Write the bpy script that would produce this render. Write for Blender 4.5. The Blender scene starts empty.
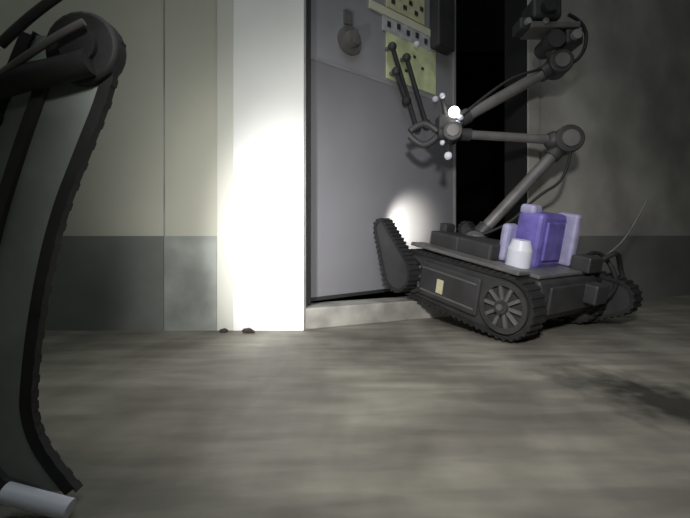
import bpy, bmesh, math, random
from mathutils import Vector, Matrix
random.seed(4)
S=bpy.context.scene
S.view_settings.view_transform='Standard'
D=bpy.data
# ---------------------------------------------------------------- materials
def mat(name,col,rough=.6,metal=0,var=.0,scale=8,bump=0,col2=None,emit=None,es=0,detail=4,stretch=None):
    m=D.materials.new(name); m.use_nodes=True
    nt=m.node_tree; b=nt.nodes['Principled BSDF']
    b.inputs['Roughness'].default_value=rough; b.inputs['Metallic'].default_value=metal
    tc=nt.nodes.new('ShaderNodeTexCoord'); mp=nt.nodes.new('ShaderNodeMapping')
    nt.links.new(tc.outputs['Object'],mp.inputs['Vector'])
    if stretch: mp.inputs['Scale'].default_value=stretch
    n=nt.nodes.new('ShaderNodeTexNoise'); n.inputs['Scale'].default_value=scale; n.inputs['Detail'].default_value=detail
    nt.links.new(mp.outputs['Vector'],n.inputs['Vector'])
    r=nt.nodes.new('ShaderNodeValToRGB')
    c2=col2 if col2 else tuple(c*(1-var) for c in col)
    r.color_ramp.elements[0].position=.35; r.color_ramp.elements[1].position=.65
    r.color_ramp.elements[0].color=(*c2,1); r.color_ramp.elements[1].color=(*col,1)
    nt.links.new(n.outputs['Fac'],r.inputs['Fac']); nt.links.new(r.outputs['Color'],b.inputs['Base Color'])
    if bump:
        bp=nt.nodes.new('ShaderNodeBump'); bp.inputs['Strength'].default_value=bump; bp.inputs['Distance'].default_value=.01
        nt.links.new(n.outputs['Fac'],bp.inputs['Height']); nt.links.new(bp.outputs['Normal'],b.inputs['Normal'])
    if emit:
        b.inputs['Emission Color'].default_value=(*emit,1); b.inputs['Emission Strength'].default_value=es
    return m
M_wall=mat('wall_paint',(.50,.495,.42),.75,var=.10,scale=3,bump=.05)
M_ret=mat('casing_return_paint',(.60,.60,.54),.6,var=.10,scale=3)
M_wallR=mat('wall_paint_stained',(.52,.50,.46),.8,var=.38,scale=3.5,bump=.1,detail=6)
M_wains=mat('wainscot_paint',(.20,.208,.195),.55,var=.25,scale=5)
M_wains2=mat('wainscot_paint_light',(.33,.35,.325),.55,var=.35,scale=9)
M_white=mat('white_casing_paint',(.80,.80,.78),.5,var=.06,scale=4)
M_door=mat('door_paint',(.235,.23,.25),.5,var=.12,scale=3)
M_doorU=mat('door_paint_upper',(.34,.335,.36),.5,var=.15,scale=5)
M_frame=mat('frame_steel',(.40,.39,.40),.4,.2,var=.2)
M_sill=mat('sill_steel',(.40,.38,.35),.6,0,var=.4,scale=12)
M_dark=mat('dark_interior',(.006,.006,.007),.9,var=.3)  # near-black colour stands in for the darkness of the unlit doorway
M_blk=mat('black_rubber',(.026,.026,.027),.7,var=.4,scale=30)
M_body=mat('robot_charcoal',(.062,.060,.063),.5,.1,var=.3,scale=15)
M_grey=mat('robot_grey_metal',(.20,.19,.19),.45,.2,var=.3,scale=18)
M_lgrey=mat('robot_light_metal',(.40,.40,.41),.4,.3,var=.2,scale=18)
M_blue=mat('violet_blue_plastic',(.22,.18,.60),.45,var=.45,scale=18)
M_lilac=mat('lilac_plastic',(.48,.46,.70),.5,var=.3,scale=20)
M_wht=mat('white_plastic',(.78,.79,.90),.4,var=.05)
M_led=mat('lamp_lens',(1,1,1),.3,emit=(1,1,.95),es=6)
M_yel=mat('yellow_label',(.72,.70,.46),.6,var=.15,scale=30)
M_yg=mat('yellow_green_sheet',(.80,.87,.52),.5,var=.30,scale=14,detail=2)
M_grn=mat('pale_sheet',(.62,.63,.66),.5,var=.35,scale=20,detail=2)
M_cream=mat('cream_paper',(.80,.77,.62),.7,var=.1)
M_plate=mat('flipper_plate_grey_green',(.34,.375,.35),.5,var=.35,scale=10)
M_deb=mat('debris_brown',(.05,.035,.03),.9,var=.4,scale=60)
M_ceil=mat('ceiling_paint',(.3,.3,.29),.8,var=.1)
# floor
def floor_mat():
    m=D.materials.new('dirty_concrete_floor'); m.use_nodes=True; nt=m.node_tree; b=nt.nodes['Principled BSDF']
    N=nt.nodes.new; L=nt.links.new
    tc=N('ShaderNodeTexCoord')
    def rp(src,a,b_,c1,c2):
        r=N('ShaderNodeValToRGB'); r.color_ramp.elements[0].position=a; r.color_ramp.elements[1].position=b_
        r.color_ramp.elements[0].color=(*c1,1); r.color_ramp.elements[1].color=(*c2,1); L(src,r.inputs['Fac']); return r
    def mul(a,b_):
        mx=N('ShaderNodeMixRGB'); mx.blend_type='MULTIPLY'; mx.inputs[0].default_value=1; L(a,mx.inputs[1]); L(b_,mx.inputs[2]); return mx.outputs[0]
    def ns(rot,sc,seed,st,dist=.6,det=5):
        mp=N('ShaderNodeMapping'); mp.inputs['Rotation'].default_value=(0,0,math.radians(rot)); mp.inputs['Scale'].default_value=(1,st,1); mp.inputs['Location'].default_value=(seed,seed*2,0)
        L(tc.outputs['Object'],mp.inputs['Vector'])
        n=N('ShaderNodeTexNoise'); n.inputs['Scale'].default_value=sc; n.inputs['Detail'].default_value=det; n.inputs['Distortion'].default_value=dist; L(mp.outputs['Vector'],n.inputs['Vector']); return n
    n1=ns(0,5,1.7,.45,.3,4)
    s1=ns(48,4,0.4,5.5,.3,4); s2=ns(-40,4,3.3,5.0,.3,4)
    msk=ns(0,4,8.2,.5,.2,2)
    r1=rp(n1.outputs['Fac'],.34,.68,(.15,.14,.122),(.30,.285,.245))
    ra=rp(s1.outputs['Fac'],.38,.66,(.74,.73,.72),(1.2,1.18,1.15))
    rb_=rp(s2.outputs['Fac'],.38,.66,(.74,.73,.72),(1.2,1.18,1.15))
    rm=rp(msk.outputs['Fac'],.42,.58,(0,0,0),(1,1,1))
    mx=N('ShaderNodeMixRGB'); L(rm.outputs[0],mx.inputs[0]); L(ra.outputs[0],mx.inputs[1]); L(rb_.outputs[0],mx.inputs[2])
    c=mul(r1.outputs[0],mx.outputs[0])
    mp3=N('ShaderNodeMapping'); mp3.vector_type='TEXTURE'; mp3.inputs['Location'].default_value=(.59,.70,0); mp3.inputs['Rotation'].default_value=(0,0,math.radians(-62)); mp3.inputs['Scale'].default_value=(.17,.085,1)  # shadow patch on the right, painted into the floor colour
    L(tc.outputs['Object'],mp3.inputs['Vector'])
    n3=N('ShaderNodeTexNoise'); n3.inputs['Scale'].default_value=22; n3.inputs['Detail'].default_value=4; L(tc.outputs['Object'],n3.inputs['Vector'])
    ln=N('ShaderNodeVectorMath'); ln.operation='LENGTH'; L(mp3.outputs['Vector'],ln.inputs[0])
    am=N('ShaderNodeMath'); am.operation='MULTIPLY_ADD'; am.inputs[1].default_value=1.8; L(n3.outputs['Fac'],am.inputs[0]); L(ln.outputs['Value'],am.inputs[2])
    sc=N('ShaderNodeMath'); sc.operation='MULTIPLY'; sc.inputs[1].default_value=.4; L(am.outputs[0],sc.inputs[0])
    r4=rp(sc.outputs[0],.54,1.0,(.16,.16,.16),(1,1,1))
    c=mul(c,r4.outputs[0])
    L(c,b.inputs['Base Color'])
    b.inputs['Roughness'].default_value=.6
    return m
M_floor=floor_mat()
# ---------------------------------------------------------------- helpers
def empty(name,M=Matrix()):
    e=D.objects.new(name,None); e.matrix_world=M; e.empty_display_size=.1; S.collection.objects.link(e); return e
def emit(name,bm,m,parent=None,world=False,bevel=0,smooth=False):
    bmesh.ops.recalc_face_normals(bm,faces=bm.faces)
    me=D.meshes.new(name); bm.to_mesh(me); bm.free()
    me.materials.append(m)
    if smooth:
        for p in me.polygons: p.use_smooth=True
        me.set_sharp_from_angle(angle=math.radians(38))
    o=D.objects.new(name,me); S.collection.objects.link(o)
    if parent:
        if world: me.transform(parent.matrix_basis.inverted())
        o.parent=parent
    if bevel:
        b=o.modifiers.new('bevel','BEVEL'); b.width=bevel; b.segments=2; b.limit_method='ANGLE'
    return o
def bbox(bm,c,s,R=None):
    Mx=Matrix.Translation(c)@(R.to_4x4() if R else Matrix())@Matrix.Diagonal((*s,1))
    bmesh.ops.create_cube(bm,size=1,matrix=Mx)
def bcyl(bm,a,b,r1,r2=None,n=24):
    a=Vector(a); b=Vector(b); d=b-a
    Mx=Matrix.Translation((a+b)/2)@d.to_track_quat('Z','Y').to_matrix().to_4x4()
    bmesh.ops.create_cone(bm,cap_ends=True,segments=n,radius1=r1,radius2=r1 if r2 is None else r2,depth=d.length,matrix=Mx)
def bsph(bm,c,r,s=(1,1,1)):
    bmesh.ops.create_uvsphere(bm,u_segments=20,v_segments=12,radius=r,matrix=Matrix.Translation(c)@Matrix.Diagonal((*s,1)))
def box(name,c,s,m,parent=None,world=False,bevel=0,R=None):
    bm=bmesh.new(); bbox(bm,c,s,R); return emit(name,bm,m,parent,world,bevel)
def cyl(name,a,b,r,m,parent=None,world=False,r2=None,bevel=0,n=24):
    bm=bmesh.new(); bcyl(bm,a,b,r,r2,n); return emit(name,bm,m,parent,world,bevel,True)
def sph(name,c,r,m,parent=None,world=False,s=(1,1,1)):
    bm=bmesh.new(); bsph(bm,c,r,s); return emit(name,bm,m,parent,world,0,True)
def tube(name,pts,r,m,parent=None,world=False):
    cu=D.curves.new(name,'CURVE'); cu.dimensions='3D'; cu.bevel_depth=r; cu.bevel_resolution=3; cu.use_fill_caps=True
    sp=cu.splines.new('NURBS'); sp.points.add(len(pts)-1); sp.use_endpoint_u=True; sp.order_u=3
    inv=parent.matrix_basis.inverted() if (parent and world) else Matrix()
    for p,q in zip(sp.points,pts): p.co=(*(inv@Vector(q)),1)
    cu.materials.append(m); o=D.objects.new(name,cu); S.collection.objects.link(o)
    if parent:o.parent=parent
    return o
def prism(bm,loop,y0,y1):
    a=[bm.verts.new((x,y0,z)) for x,z in loop]; b=[bm.verts.new((x,y1,z)) for x,z in loop]; n=len(loop)
    bm.faces.new(a); bm.faces.new(b[::-1])
    for i in range(n): bm.faces.new((a[i],b[i],b[(i+1)%n],a[(i+1)%n]))
def ring(bm,lo,li,y0,y1):
    n=len(lo); V=[[bm.verts.new((x,y,z)) for x,z in l] for l,y in ((lo,y0),(lo,y1),(li,y1),(li,y0))]
    for k in range(4):
        A=V[k];B=V[(k+1)%4]
        for i in range(n): bm.faces.new((A[i],A[(i+1)%n],B[(i+1)%n],B[i]))
def hull(pA,rA,pB,rB,n=20):
    pA=Vector(pA);pB=Vector(pB);d=pB-pA;phi=math.atan2(d.y,d.x);be=math.acos((rA-rB)/d.length)
    out=[]
    for i in range(n+1):
        t=phi+be+(2*math.pi-2*be)*i/n; out.append((pA.x+rA*math.cos(t),pA.y+rA*math.sin(t)))
    for i in range(n+1):
        t=phi-be+2*be*i/n; out.append((pB.x+rB*math.cos(t),pB.y+rB*math.sin(t)))
    return out
def track(prefix,pA,rA,pB,rB,y0,y1,parent,cl=.022,th=.010,plate=M_body):
    bm=bmesh.new(); lo=hull(pA,rA,pB,rB); li=hull(pA,rA-th,pB,rB-th); ring(bm,lo,li,y0,y1)
    n=len(lo); P=[Vector(p) for p in lo]
    per=sum((P[(i+1)%n]-P[i]).length for i in range(n)); cnt=int(per/cl); step=per/cnt; want=0;acc=0
    for i in range(n):
        a=P[i];b=P[(i+1)%n];l=(b-a).length
        while want<acc+l-1e-9 and l>1e-6:
            p=a+(b-a)*((want-acc)/l); t=(b-a)/l; ang=math.atan2(t.y,t.x)
            bbox(bm,(p.x,(y0+y1)/2,p.y),(cl*.45,abs(y1-y0)+.004,.008),Matrix.Rotation(-ang,3,'Y')); want+=step
        acc+=l
    emit(prefix+'_belt',bm,M_blk,parent)
    bm=bmesh.new(); prism(bm,li,y0+(y1-y0)*.14,y1-(y1-y0)*.14); emit(prefix+'_side_plate',bm,plate,parent)
def wheel(prefix,c,r,y0,side,parent,n=8):
    x,z=c; o=side*.012
    bm=bmesh.new()
    lo=hull((x-.0005,z),r,(x+.0005,z),r,24); li=hull((x-.0005,z),r*.80,(x+.0005,z),r*.80,24)
    ring(bm,lo,li,y0,y0+o); emit(prefix+'_rim',bm,M_body,parent)
    bm=bmesh.new()
    for k in range(n):
        a=k*2*math.pi/n; bbox(bm,(x+math.cos(a)*r*.52,y0+o/2,z+math.sin(a)*r*.52),(r*.66,.008,r*.13),Matrix.Rotation(-a,3,'Y'))
    emit(prefix+'_spokes',bm,M_grey,parent)
    cyl(prefix+'_hub',(x,y0-o,z),(x,y0+o*1.8,z),r*.26,M_body,parent)
    cyl(prefix+'_axle_cap',(x,y0+o*1.8,z),(x,y0+o*2.2,z),r*.12,M_grey,parent)
# ---------------------------------------------------------------- room
J=Vector((-.13,1.26,0)); A=math.radians(22); U=Vector((math.cos(A),math.sin(A),0)); Nn=Vector((-math.sin(A),math.cos(A),0))
RA=Matrix.Rotation(A,3,'Z')
def obl(name,t0,t1,n0,n1,z0,z1,m,parent=None,bevel=0):
    c=J+U*((t0+t1)/2)+Nn*((n0+n1)/2); c.z=(z0+z1)/2
    return box(name,c,(t1-t0,n1-n0,z1-z0),m,parent,False,bevel,RA)
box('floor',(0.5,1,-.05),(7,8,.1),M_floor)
box('ceiling',(0.5,1,2.55),(7,8,.1),M_ceil)
def slab(name,x0,x1,y0,y1,z0,z1,m,parent=None,bevel=0): return box(name,((x0+x1)/2,(y0+y1)/2,(z0+z1)/2),(x1-x0,y1-y0,z1-z0),m,parent,False,bevel)
slab('wall_left',-2.5,-.14,1.265,1.36,0,2.5,M_wall)
slab('wall_side_left',-2.6,-2.5,-2.9,1.36,0,2.5,M_wall)
slab('wall_back',-2.5,3.9,-3,-2.9,0,2.5,M_wall)
TJ=.925
obl('wall_right',TJ,4.2,0,.10,0,2.5,M_wallR)
obl('wall_lintel',-.0,TJ,.0,.10,2.06,2.5,M_wall)
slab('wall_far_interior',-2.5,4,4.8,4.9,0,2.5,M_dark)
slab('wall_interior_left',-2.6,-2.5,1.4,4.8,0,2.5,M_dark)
slab('baseboard_left',-2.5,-.57,1.257,1.265,0,.297,M_wains)
slab('baseboard_left_end',-.568,-.403,1.256,1.265,0,.297,M_wains2)
obl('baseboard_right',TJ+.06,4.2,-.008,0,0,.297,M_wains)
slab('trim_panel_joint',-.573,-.569,1.262,1.265,.297,2.5,M_wains2)
slab('trim_panel_joint.001',-1.30,-1.293,1.261,1.265,.297,2.5,M_wains2)
df=empty('door_frame')
slab('casing_face',-.350,-.128,1.250,1.265,0,2.5,M_white,df,.002)
slab('casing_return',-.402,-.350,1.253,1.265,.0,2.5,M_ret,df,.002)
slab('jamb_hinge_side',-.14,-.124,1.262,1.37,0,2.1,M_frame,df)
slab('jamb_stop',-.1235,-.112,1.30,1.315,.075,2.06,M_blk,df)
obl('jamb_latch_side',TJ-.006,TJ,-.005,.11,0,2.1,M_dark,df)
obl('casing_latch_side',TJ,TJ+.06,-.010,0,0,2.12,M_wallR,df,.002)
box('strike_plate',(-.148,1.249,.21),(.02,.004,.035),M_lgrey,df)
obl('door_sill',.0,TJ-.01,.0,.10,0,.068,M_sill,None,.004)
th=math.radians(39); H=Vector((-.118,1.325,0))
DM=Matrix.Translation(H)@Matrix.Rotation(th,4,'Z')
W=.80
dl=empty('door',DM)
def lf(name,s0,s1,y0,y1,z0,z1,m,bevel=0): return slab(name,s0,s1,y0,y1,z0,z1,m,dl,bevel)
lf('leaf_lower_panel',0,W,0,.04,.08,.89,M_door,.003)
lf('leaf_upper_panel',0,W,.004,.04,.89,2.04,M_doorU,.003)
lf('mid_rail_line',0,W,-.002,.004,.885,.893,M_frame)
lf('leaf_edge_strip',W-.012,W+.002,-.003,.043,.08,2.04,M_frame)
lf('bottom_seal',0,W,-.003,.0,.08,.092,M_blk)
lf('window_sheet_green',.36,.66,.0,.004,.91,1.09,M_yg)
lf('window_sheet_pale',.34,.66,-.001,.004,1.09,1.15,M_grn)
lf('notice_cream',.27,.62,-.003,.004,1.15,1.18,M_cream)
lf('notice_yellow',.36,.58,-.004,.004,1.185,1.32,M_yel)
bm=bmesh.new()
for i in range(6):
    bbox(bm,(.39+.034*i,-.006,1.215+.03*(i%2)),(.02,.002,.016))
for i in range(3):
    bbox(bm,(.47+.05*i,-.002,.965+.035*((i*2)%3)),(.014,.003,.010))
for i in range(5):
    bbox(bm,(.37+.055*i,-.003,1.12+.008*(i%2)),(.018,.003,.02))
emit('notice_marks',bm,M_body,dl)
bm=bmesh.new(); bcyl(bm,(.17,.004,.995),(.17,-.012,.995),.05); bcyl(bm,(.17,-.012,.995),(.17,-.035,.995),.03,.026); bbox(bm,(.17,-.04,.995),(.012,.012,.05))
bbox(bm,(.165,.0,1.075),(.035,.012,.05))
emit('round_lock',bm,M_grey,dl,smooth=True)
def leaf(s,z,y=-.03): return (s,y,z)
for k,(a,b) in enumerate([((.36,1.02),(.50,.735)),((.44,1.0),(.56,.76)),((.38,.93),(.44,.83))]):
    cyl('lever_rod_%d'%(k+1),leaf(*a),leaf(*b),.009,M_blk,dl)
    sph('lever_ball_%d'%(k+1),leaf(*b),.019,M_blk,dl)
    sph('lever_knob_%d'%(k+1),leaf(*a),.017,M_body,dl)
    cyl('lever_mount_%d'%(k+1),leaf(a[0],a[1],-.03),leaf(a[0],a[1],.004),.008,M_grey,dl)
sph('lever_white_tip_1',leaf(.50,1.07),.013,M_wht,dl); sph('lever_white_tip_2',leaf(.645,.885,-.01),.014,M_wht,dl)
lf('closer_bracket',.62,.73,-.05,.004,1.10,1.40,M_body,.006)
# ---------------------------------------------------------------- tracked robot
u=Vector((-.57,.82,0)).normalized(); yaw=math.atan2(u.y,u.x)
RM=Matrix.Translation((.625,1.245,.099))@Matrix.Rotation(yaw,4,'Z')@Matrix.Rotation(math.radians(-10.5),4,'Y')
rb=empty('tracked_robot',RM)
L=.36; R=.09
for nm,s in (('left',1),('right',-1)):
    ow=.225 if s>0 else .200
    y0,y1=sorted((s*.165,s*ow))
    track(nm+'_track',(0,0),R,(L,0),R*.92,y0,y1,rb)
    face=s*(ow-.008)
    wheel(nm+'_rear_wheel',(0,0),.074,face,s,rb,10)
    wheel(nm+'_front_wheel',(L,0),.066,face,s,rb,8)
    bm=bmesh.new(); bbox(bm,(L/2+.02,s*(ow-.001),.0),(L-.12,.012,.115)); emit(nm+'_side_cover',bm,M_body,rb,bevel=.006)
    bm=bmesh.new(); bbox(bm,(L/2+.02,s*(ow+.006),.038),(L-.14,.004,.005)); bbox(bm,(L/2+.02,s*(ow+.006),-.038),(L-.14,.004,.005)); emit(nm+'_side_ribs',bm,M_grey,rb)
    box(nm+'_top_guard',(L/2,s*(ow-.03),R+.012),(L+.06,.06,.012),M_grey,rb,bevel=.004)
box('side_label',(L*.63,.2315,-.008),(.026,.003,.045),M_yel,rb)
track('front_left_flipper',(L+.035,.0),.070,(L+.150,.135),.034,.232,.275,rb,cl=.018)
track('front_right_flipper',(L+.035,.0),.070,(L+.150,.135),.034,-.238,-.208,rb,cl=.018)
cyl('flipper_axle',(L+.04,-.225,0),(L+.04,.25,0),.014,M_grey,rb)
track('rear_right_flipper',(-.02,.0),.084,(-.10,.02),.058,-.275,-.215,rb,cl=.02)
bm=bmesh.new(); prism(bm,[(-.05,-.04),(.0,-.055),(L,-.055),(L+.08,-.02),(L+.08,.05),(L+.03,.085),(-.06,.085),(-.075,.03)],-.163,.163)
emit('hull',bm,M_body,rb,bevel=.008)
box('deck_plate',(.15,0,.093),(.40,.31,.012),M_grey,rb,bevel=.004)
box('nose_box',(L-.05,.10,.125),(.13,.10,.055),M_body,rb,bevel=.008)
box('electronics_box',(.19,.08,.125),(.14,.13,.055),M_body,rb,bevel=.008)
cyl('turret_base',(L-.10,-.02,.095),(L-.10,-.02,.14),.065,M_body,rb)
box('blue_payload_case',(.06,-.01,.18),(.085,.15,.17),M_blue,rb,bevel=.014)
box('blue_payload_cap',(.075,.04,.272),(.05,.05,.03),M_lilac,rb,bevel=.010)
box('lilac_payload_case',(.03,-.115,.185),(.07,.035,.17),M_lilac,rb,bevel=.01)
bm=bmesh.new(); bcyl(bm,(.05,.105,.10),(.05,.105,.15),.036); bcyl(bm,(.05,.105,.15),(.05,.105,.18),.036,.026)
emit('white_canister',bm,M_wht,rb,smooth=True)
box('violet_pouch',(.115,.07,.16),(.03,.06,.12),M_lilac,rb,bevel=.012)
box('violet_case_side_panel',(.015,-.01,.18),(.01,.10,.12),M_blue,rb,bevel=.004)
box('rear_clutter_box',(-.04,-.13,.12),(.06,.09,.05),M_body,rb,bevel=.006)
box('rear_panel',(-.074,0,.03),(.01,.26,.08),M_body,rb,bevel=.004)
box('rear_module',(-.09,-.1,.04),(.05,.08,.06),M_body,rb,bevel=.006)
tube('cable_loop',[(-.05,-.15,.11),(-.09,-.2,.18),(-.08,-.27,.12),(-.1,-.29,.05),(-.06,-.24,-.02)],.008,M_blk,rb)
tube('cable_loop_2',[(-.03,-.12,.13),(-.02,-.2,.16),(-.05,-.26,.13),(-.12,-.22,.04),(-.09,-.1,.0)],.007,M_blk,rb)
tube('antenna',[(.81,1.36,.18),(.90,1.35,.24),(.965,1.35,.31),(1.02,1.35,.42)],.003,M_grey,rb,True)
sh=Vector((.465,1.46,.275)); el=Vector((.785,1.42,.635)); wr=Vector((.372,1.40,.655)); hd=Vector((.745,1.40,.895))
def link(nm,a,b,r,m,off=0):
    cyl(nm,a,b,r,m,rb,True); d=(b-a).normalized()
    for k,t in enumerate((.12,.88)):
        p=a+(b-a)*t; cyl(nm+'_collar_%d'%k,p-d*.018,p+d*.018,r*1.35,M_body,rb,True)
def joint(nm,p,r,h,m=M_body,v=Vector((.15,1,.0))):
    v=v.normalized(); cyl(nm,p-v*h/2,p+v*h/2,r,m,rb,True,bevel=.004); cyl(nm+'_cap',p-v*(h/2+.006),p-v*h/2,r*.6,M_grey,rb,True)
joint('shoulder_joint',sh,.042,.10); box('shoulder_bracket',sh-Vector((0,0,.03)),(.07,.09,.06),M_body,rb,True,.006)
link('lower_arm',sh,el,.021,M_grey)
tube('arm_cable',[sh+Vector((.0,-.04,.02)),sh+Vector((.1,-.06,.05)),el+Vector((-.12,-.03,-.20)),el+Vector((-.01,-.03,-.14)),el+Vector((.0,-.03,-.03))],.005,M_blk,rb,True)
joint('elbow_joint',el,.048,.08); sph('elbow_boss',el+Vector((-.045,0,.0)),.033,M_body,rb,True)
link('middle_arm',el,wr,.016,M_grey)
joint('wrist_joint',wr,.034,.09); box('wrist_block',wr+Vector((-.02,0,.035)),(.06,.06,.05),M_body,rb,True,.008)
link('upper_arm',wr+Vector((.0,0,.03)),hd,.020,M_grey)
tube('upper_cable',[wr+Vector((0,-.03,.03)),wr+Vector((.15,-.04,.16)),hd+Vector((-.1,-.03,-.03)),hd],.005,M_blk,rb,True)
g=wr+Vector((-.05,0,.0))
cyl('gripper_wrist',wr,g,.028,M_body,rb,True)
for k,dz in enumerate((.018,-.022)):
    tube('gripper_finger_%d'%(k+1),[g+Vector((0,0,dz*.5)),g+Vector((-.03,0,dz*2)),g+Vector((-.07,0,dz*1.6)),g+Vector((-.095,0,dz*.4))],.012,M_body,rb,True)
for k,(dx,dz,r) in enumerate(((0,.065,.019),(.022,.045,.010),(-.04,.12,.010),(-.02,-.085,.014),(.01,.025,.011),(-.04,-.04,.009))):
    sph('wrist_lamp_%d'%(k+1),wr+Vector((dx,-.035,dz)),r,M_led if k<1 else M_wht,rb,True)
    cyl('wrist_lamp_stem_%d'%(k+1),wr+Vector((dx*.5,-.0,dz*.5)),wr+Vector((dx,-.03,dz)),.008,M_body,rb,True)
joint('head_joint',hd,.040,.08)
nk=hd+Vector((-.03,0,.10))
cyl('neck',hd,nk,.028,M_body,rb,True)
box('head_plate',nk+Vector((.0,0,.02)),(.17,.09,.022),M_grey,rb,True,.004)
box('camera_housing',nk+Vector((-.03,0,.075)),(.10,.10,.07),M_body,rb,True,.01)
cyl('camera_lens',nk+Vector((-.03,-.05,.075)),nk+Vector((-.03,-.075,.075)),.026,M_blk,rb,True)
box('second_camera',nk+Vector((.065,0,-.02)),(.06,.09,.05),M_body,rb,True,.008)
cyl('second_lens',nk+Vector((.065,-.045,-.02)),nk+Vector((.065,-.06,-.02)),.016,M_lgrey,rb,True)
box('lamp_bar',nk+Vector((-.09,0,.03)),(.055,.07,.04),M_body,rb,True,.006)
for k in range(2): cyl('lamp_bar_lens_%d'%k,nk+Vector((-.095+.06*k,-.035,.03)),nk+Vector((-.095+.06*k,-.05,.03)),.010,M_lgrey,rb,True)
cyl('head_tilt_motor',nk+Vector((.0,-.05,-.03)),nk+Vector((.0,.05,-.03)),.030,M_body,rb,True)
tube('head_cable',[nk+Vector((.05,-.03,.06)),nk+Vector((.12,-.03,.03)),hd+Vector((.07,-.03,0)),hd+Vector((.0,-.03,-.02))],.006,M_blk,rb,True)
box('headlamp_housing',(L+.0,.08,.165),(.035,.05,.03),M_body,rb,bevel=.005)
# ---------------------------------------------------------------- near flipper of observing robot
fl=empty('flipper_arm')
def v(px,py,Y=.45): return Vector(((px-345)*Y/400,Y,.3+(235-py)*Y/400))
cen=[v(116,45),v(104,95),v(83,150),v(62,205),v(47,260),v(36,320),v(29,380),v(29,415),v(42,450),v(72,490)]
inn=[v(30,35),v(8,90),v(-12,150),v(-30,215),v(-42,270),v(-50,330),v(-54,380),v(-50,430),v(-30,480),v(20,520)]
def cr(P,n=8):
    out=[];Q=[P[0]]+P+[P[-1]]
    for i in range(1,len(Q)-2):
        for k in range(n):
            t=k/n;a,b,c,d=Q[i-1],Q[i],Q[i+1],Q[i+2]
            out.append(.5*((2*b)+(-a+c)*t+(2*a-5*b+4*c-d)*t*t+(-a+3*b-3*c+d)*t**3))
    out.append(P[-1]); return out
C=cr(cen); I=cr(inn)
I=[Vector((p.x,p.y,max(p.z,.012))) for p in I]; C=[Vector((p.x,p.y,max(p.z,.012))) for p in C]
def ribbon(name,P,wd,y0,y1,m,clt=False):
    bm=bmesh.new(); n=len(P); a=[];b=[]
    for i,p in enumerate(P):
        t=(P[min(i+1,n-1)]-P[max(i-1,0)]).normalized(); nr=Vector((-t.z,0,t.x))
        a.append((p.x+nr.x*wd/2,p.z+nr.z*wd/2)); b.append((p.x-nr.x*wd/2,p.z-nr.z*wd/2))
        if clt and i%3==0:
            ang=math.atan2(t.z,t.x); q=p+nr*wd*.5
            bbox(bm,(q.x,(y0+y1)/2,q.z),(.009,y1-y0+.001,.002),Matrix.Rotation(-ang,3,'Y'))
    V=[[bm.verts.new((x,y,z)) for x,z in l] for l,y in ((a,y0),(a,y1),(b,y1),(b,y0))]
    for k in range(4):
        for i in range(n-1): bm.faces.new((V[k][i],V[k][i+1],V[(k+1)%4][i+1],V[(k+1)%4][i]))
    bm.faces.new([V[k][0] for k in range(4)]); bm.faces.new([V[k][-1] for k in range(4)])
    return emit(name,bm,m,fl)
ribbon('track_belt_front',C,.013,.446,.456,M_blk,True)
ribbon('track_belt_rear',I,.014,.445,.458,M_blk,True)
bm=bmesh.new(); n=len(C)
va=[[bm.verts.new((p.x,y,p.z)) for p in P] for P,y in ((C,.448),(I,.448),(I,.456),(C,.456))]
for k in range(4):
    for i in range(n-1): bm.faces.new((va[k][i],va[k][i+1],va[(k+1)%4][i+1],va[(k+1)%4][i]))
emit('side_plate',bm,M_plate,fl)
# grey stiffener along the plate's outer side
ST=[c*.38+i*.62 for c,i in zip(C,I)]
ribbon('side_plate_stiffener',ST[6:],.012,.441,.450,M_body)
hc=v(88,52)
bm=bmesh.new(); bcyl(bm,hc+Vector((0,-.014,0)),hc+Vector((0,.01,0)),.040); emit('tip_wheel',bm,M_blk,fl,smooth=True,bevel=.004)
bm=bmesh.new(); bcyl(bm,hc+Vector((0,-.020,0)),hc+Vector((0,-.014,0)),.020); emit('tip_hub',bm,M_blk,fl,smooth=True)
tube('tip_strut',[v(90,62,.43),v(55,72,.43),v(20,78,.43),v(-30,95,.43)],.014,M_blk,fl)
tube('tip_rail',[v(84,22,.42),v(50,38,.42),v(0,75,.42)],.004,M_grey,fl)
tube('tip_rail_upper',[v(60,-5,.42),v(30,15,.42),v(0,45,.42)],.005,M_body,fl)
bm=bmesh.new(); a,b=v(5,485,.42),v(70,508,.42); a.z=.030;b.z=.012; bcyl(bm,a,b,.010); emit('foot_bar',bm,M_wht,fl,smooth=True)
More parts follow.
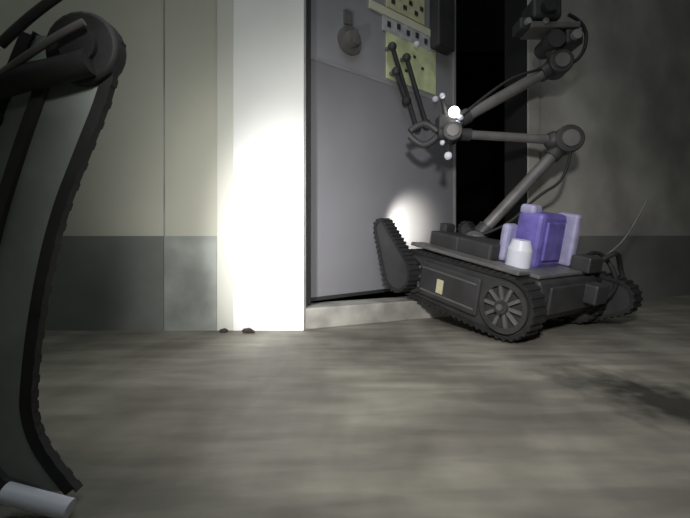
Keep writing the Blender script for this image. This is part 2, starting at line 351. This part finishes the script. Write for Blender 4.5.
# ---------------------------------------------------------------- debris
for k,(x,y,s) in enumerate(((-.375,1.235,.011),(-.30,1.23,.013),(-.285,1.225,.008))):
    bm=bmesh.new(); bmesh.ops.create_icosphere(bm,subdivisions=2,radius=s,matrix=Matrix.Translation((x,y,s*.45))@Matrix.Diagonal((1.3,1,.6,1)))
    for q in bm.verts: q.co+=Vector([random.uniform(-.002,.002) for _ in range(3)])
    emit('concrete_debris' if k==0 else 'concrete_debris.%03d'%k,bm,M_deb)
# ---------------------------------------------------------------- lights
def spot(name,loc,tgt,e,ang,blend,col=(1,1,1),rad=.03,scale=None):
    l=D.lights.new(name,'SPOT'); l.energy=e; l.spot_size=math.radians(ang); l.spot_blend=blend; l.color=col; l.shadow_soft_size=rad
    o=D.objects.new(name,l); S.collection.objects.link(o); o.location=loc
    o.rotation_euler=(Vector(tgt)-Vector(loc)).to_track_quat('-Z','Y').to_euler()
    if scale:o.scale=scale
    return o
spot('headlamp_side',(-.38,.58,.30),(-.20,1.26,.28),30,74,1,(1,1,.98),.02,(.58,1,1))
spot('headlamp_side_wide',(-.38,.50,.38),(-.20,1.26,.52),9,105,1,(1,1,.96),.03)
spot('headlamp_main',(.05,-.1,.72),(.20,1.08,.22),60,82,1,(1,.99,.96),.05)
spot('robot_nose_lamp',(.285,1.44,.33),(.245,1.615,.335),8,82,.8,(1,.98,.85),.015)
a=D.lights.new('ceiling_fill','AREA'); a.energy=13; a.size=1.6; a.color=(.91,1,.99)  # unseen area light added under the ceiling for ambient wash
o=D.objects.new('ceiling_fill',a); o.location=(.1,.1,2.45); S.collection.objects.link(o)
wd=D.worlds.new('world'); S.world=wd; wd.use_nodes=True; wd.node_tree.nodes['Background'].inputs[0].default_value=(.5,.5,.52,1); wd.node_tree.nodes['Background'].inputs[1].default_value=.05
# ---------------------------------------------------------------- camera
cam=D.cameras.new('camera'); co=D.objects.new('camera',cam); S.collection.objects.link(co)
cam.sensor_width=36; cam.lens=36*400/690; cam.shift_y=-24/690; cam.clip_start=.01
co.location=(0,0,.3); co.rotation_euler=(math.radians(90),0,0)
S.camera=co
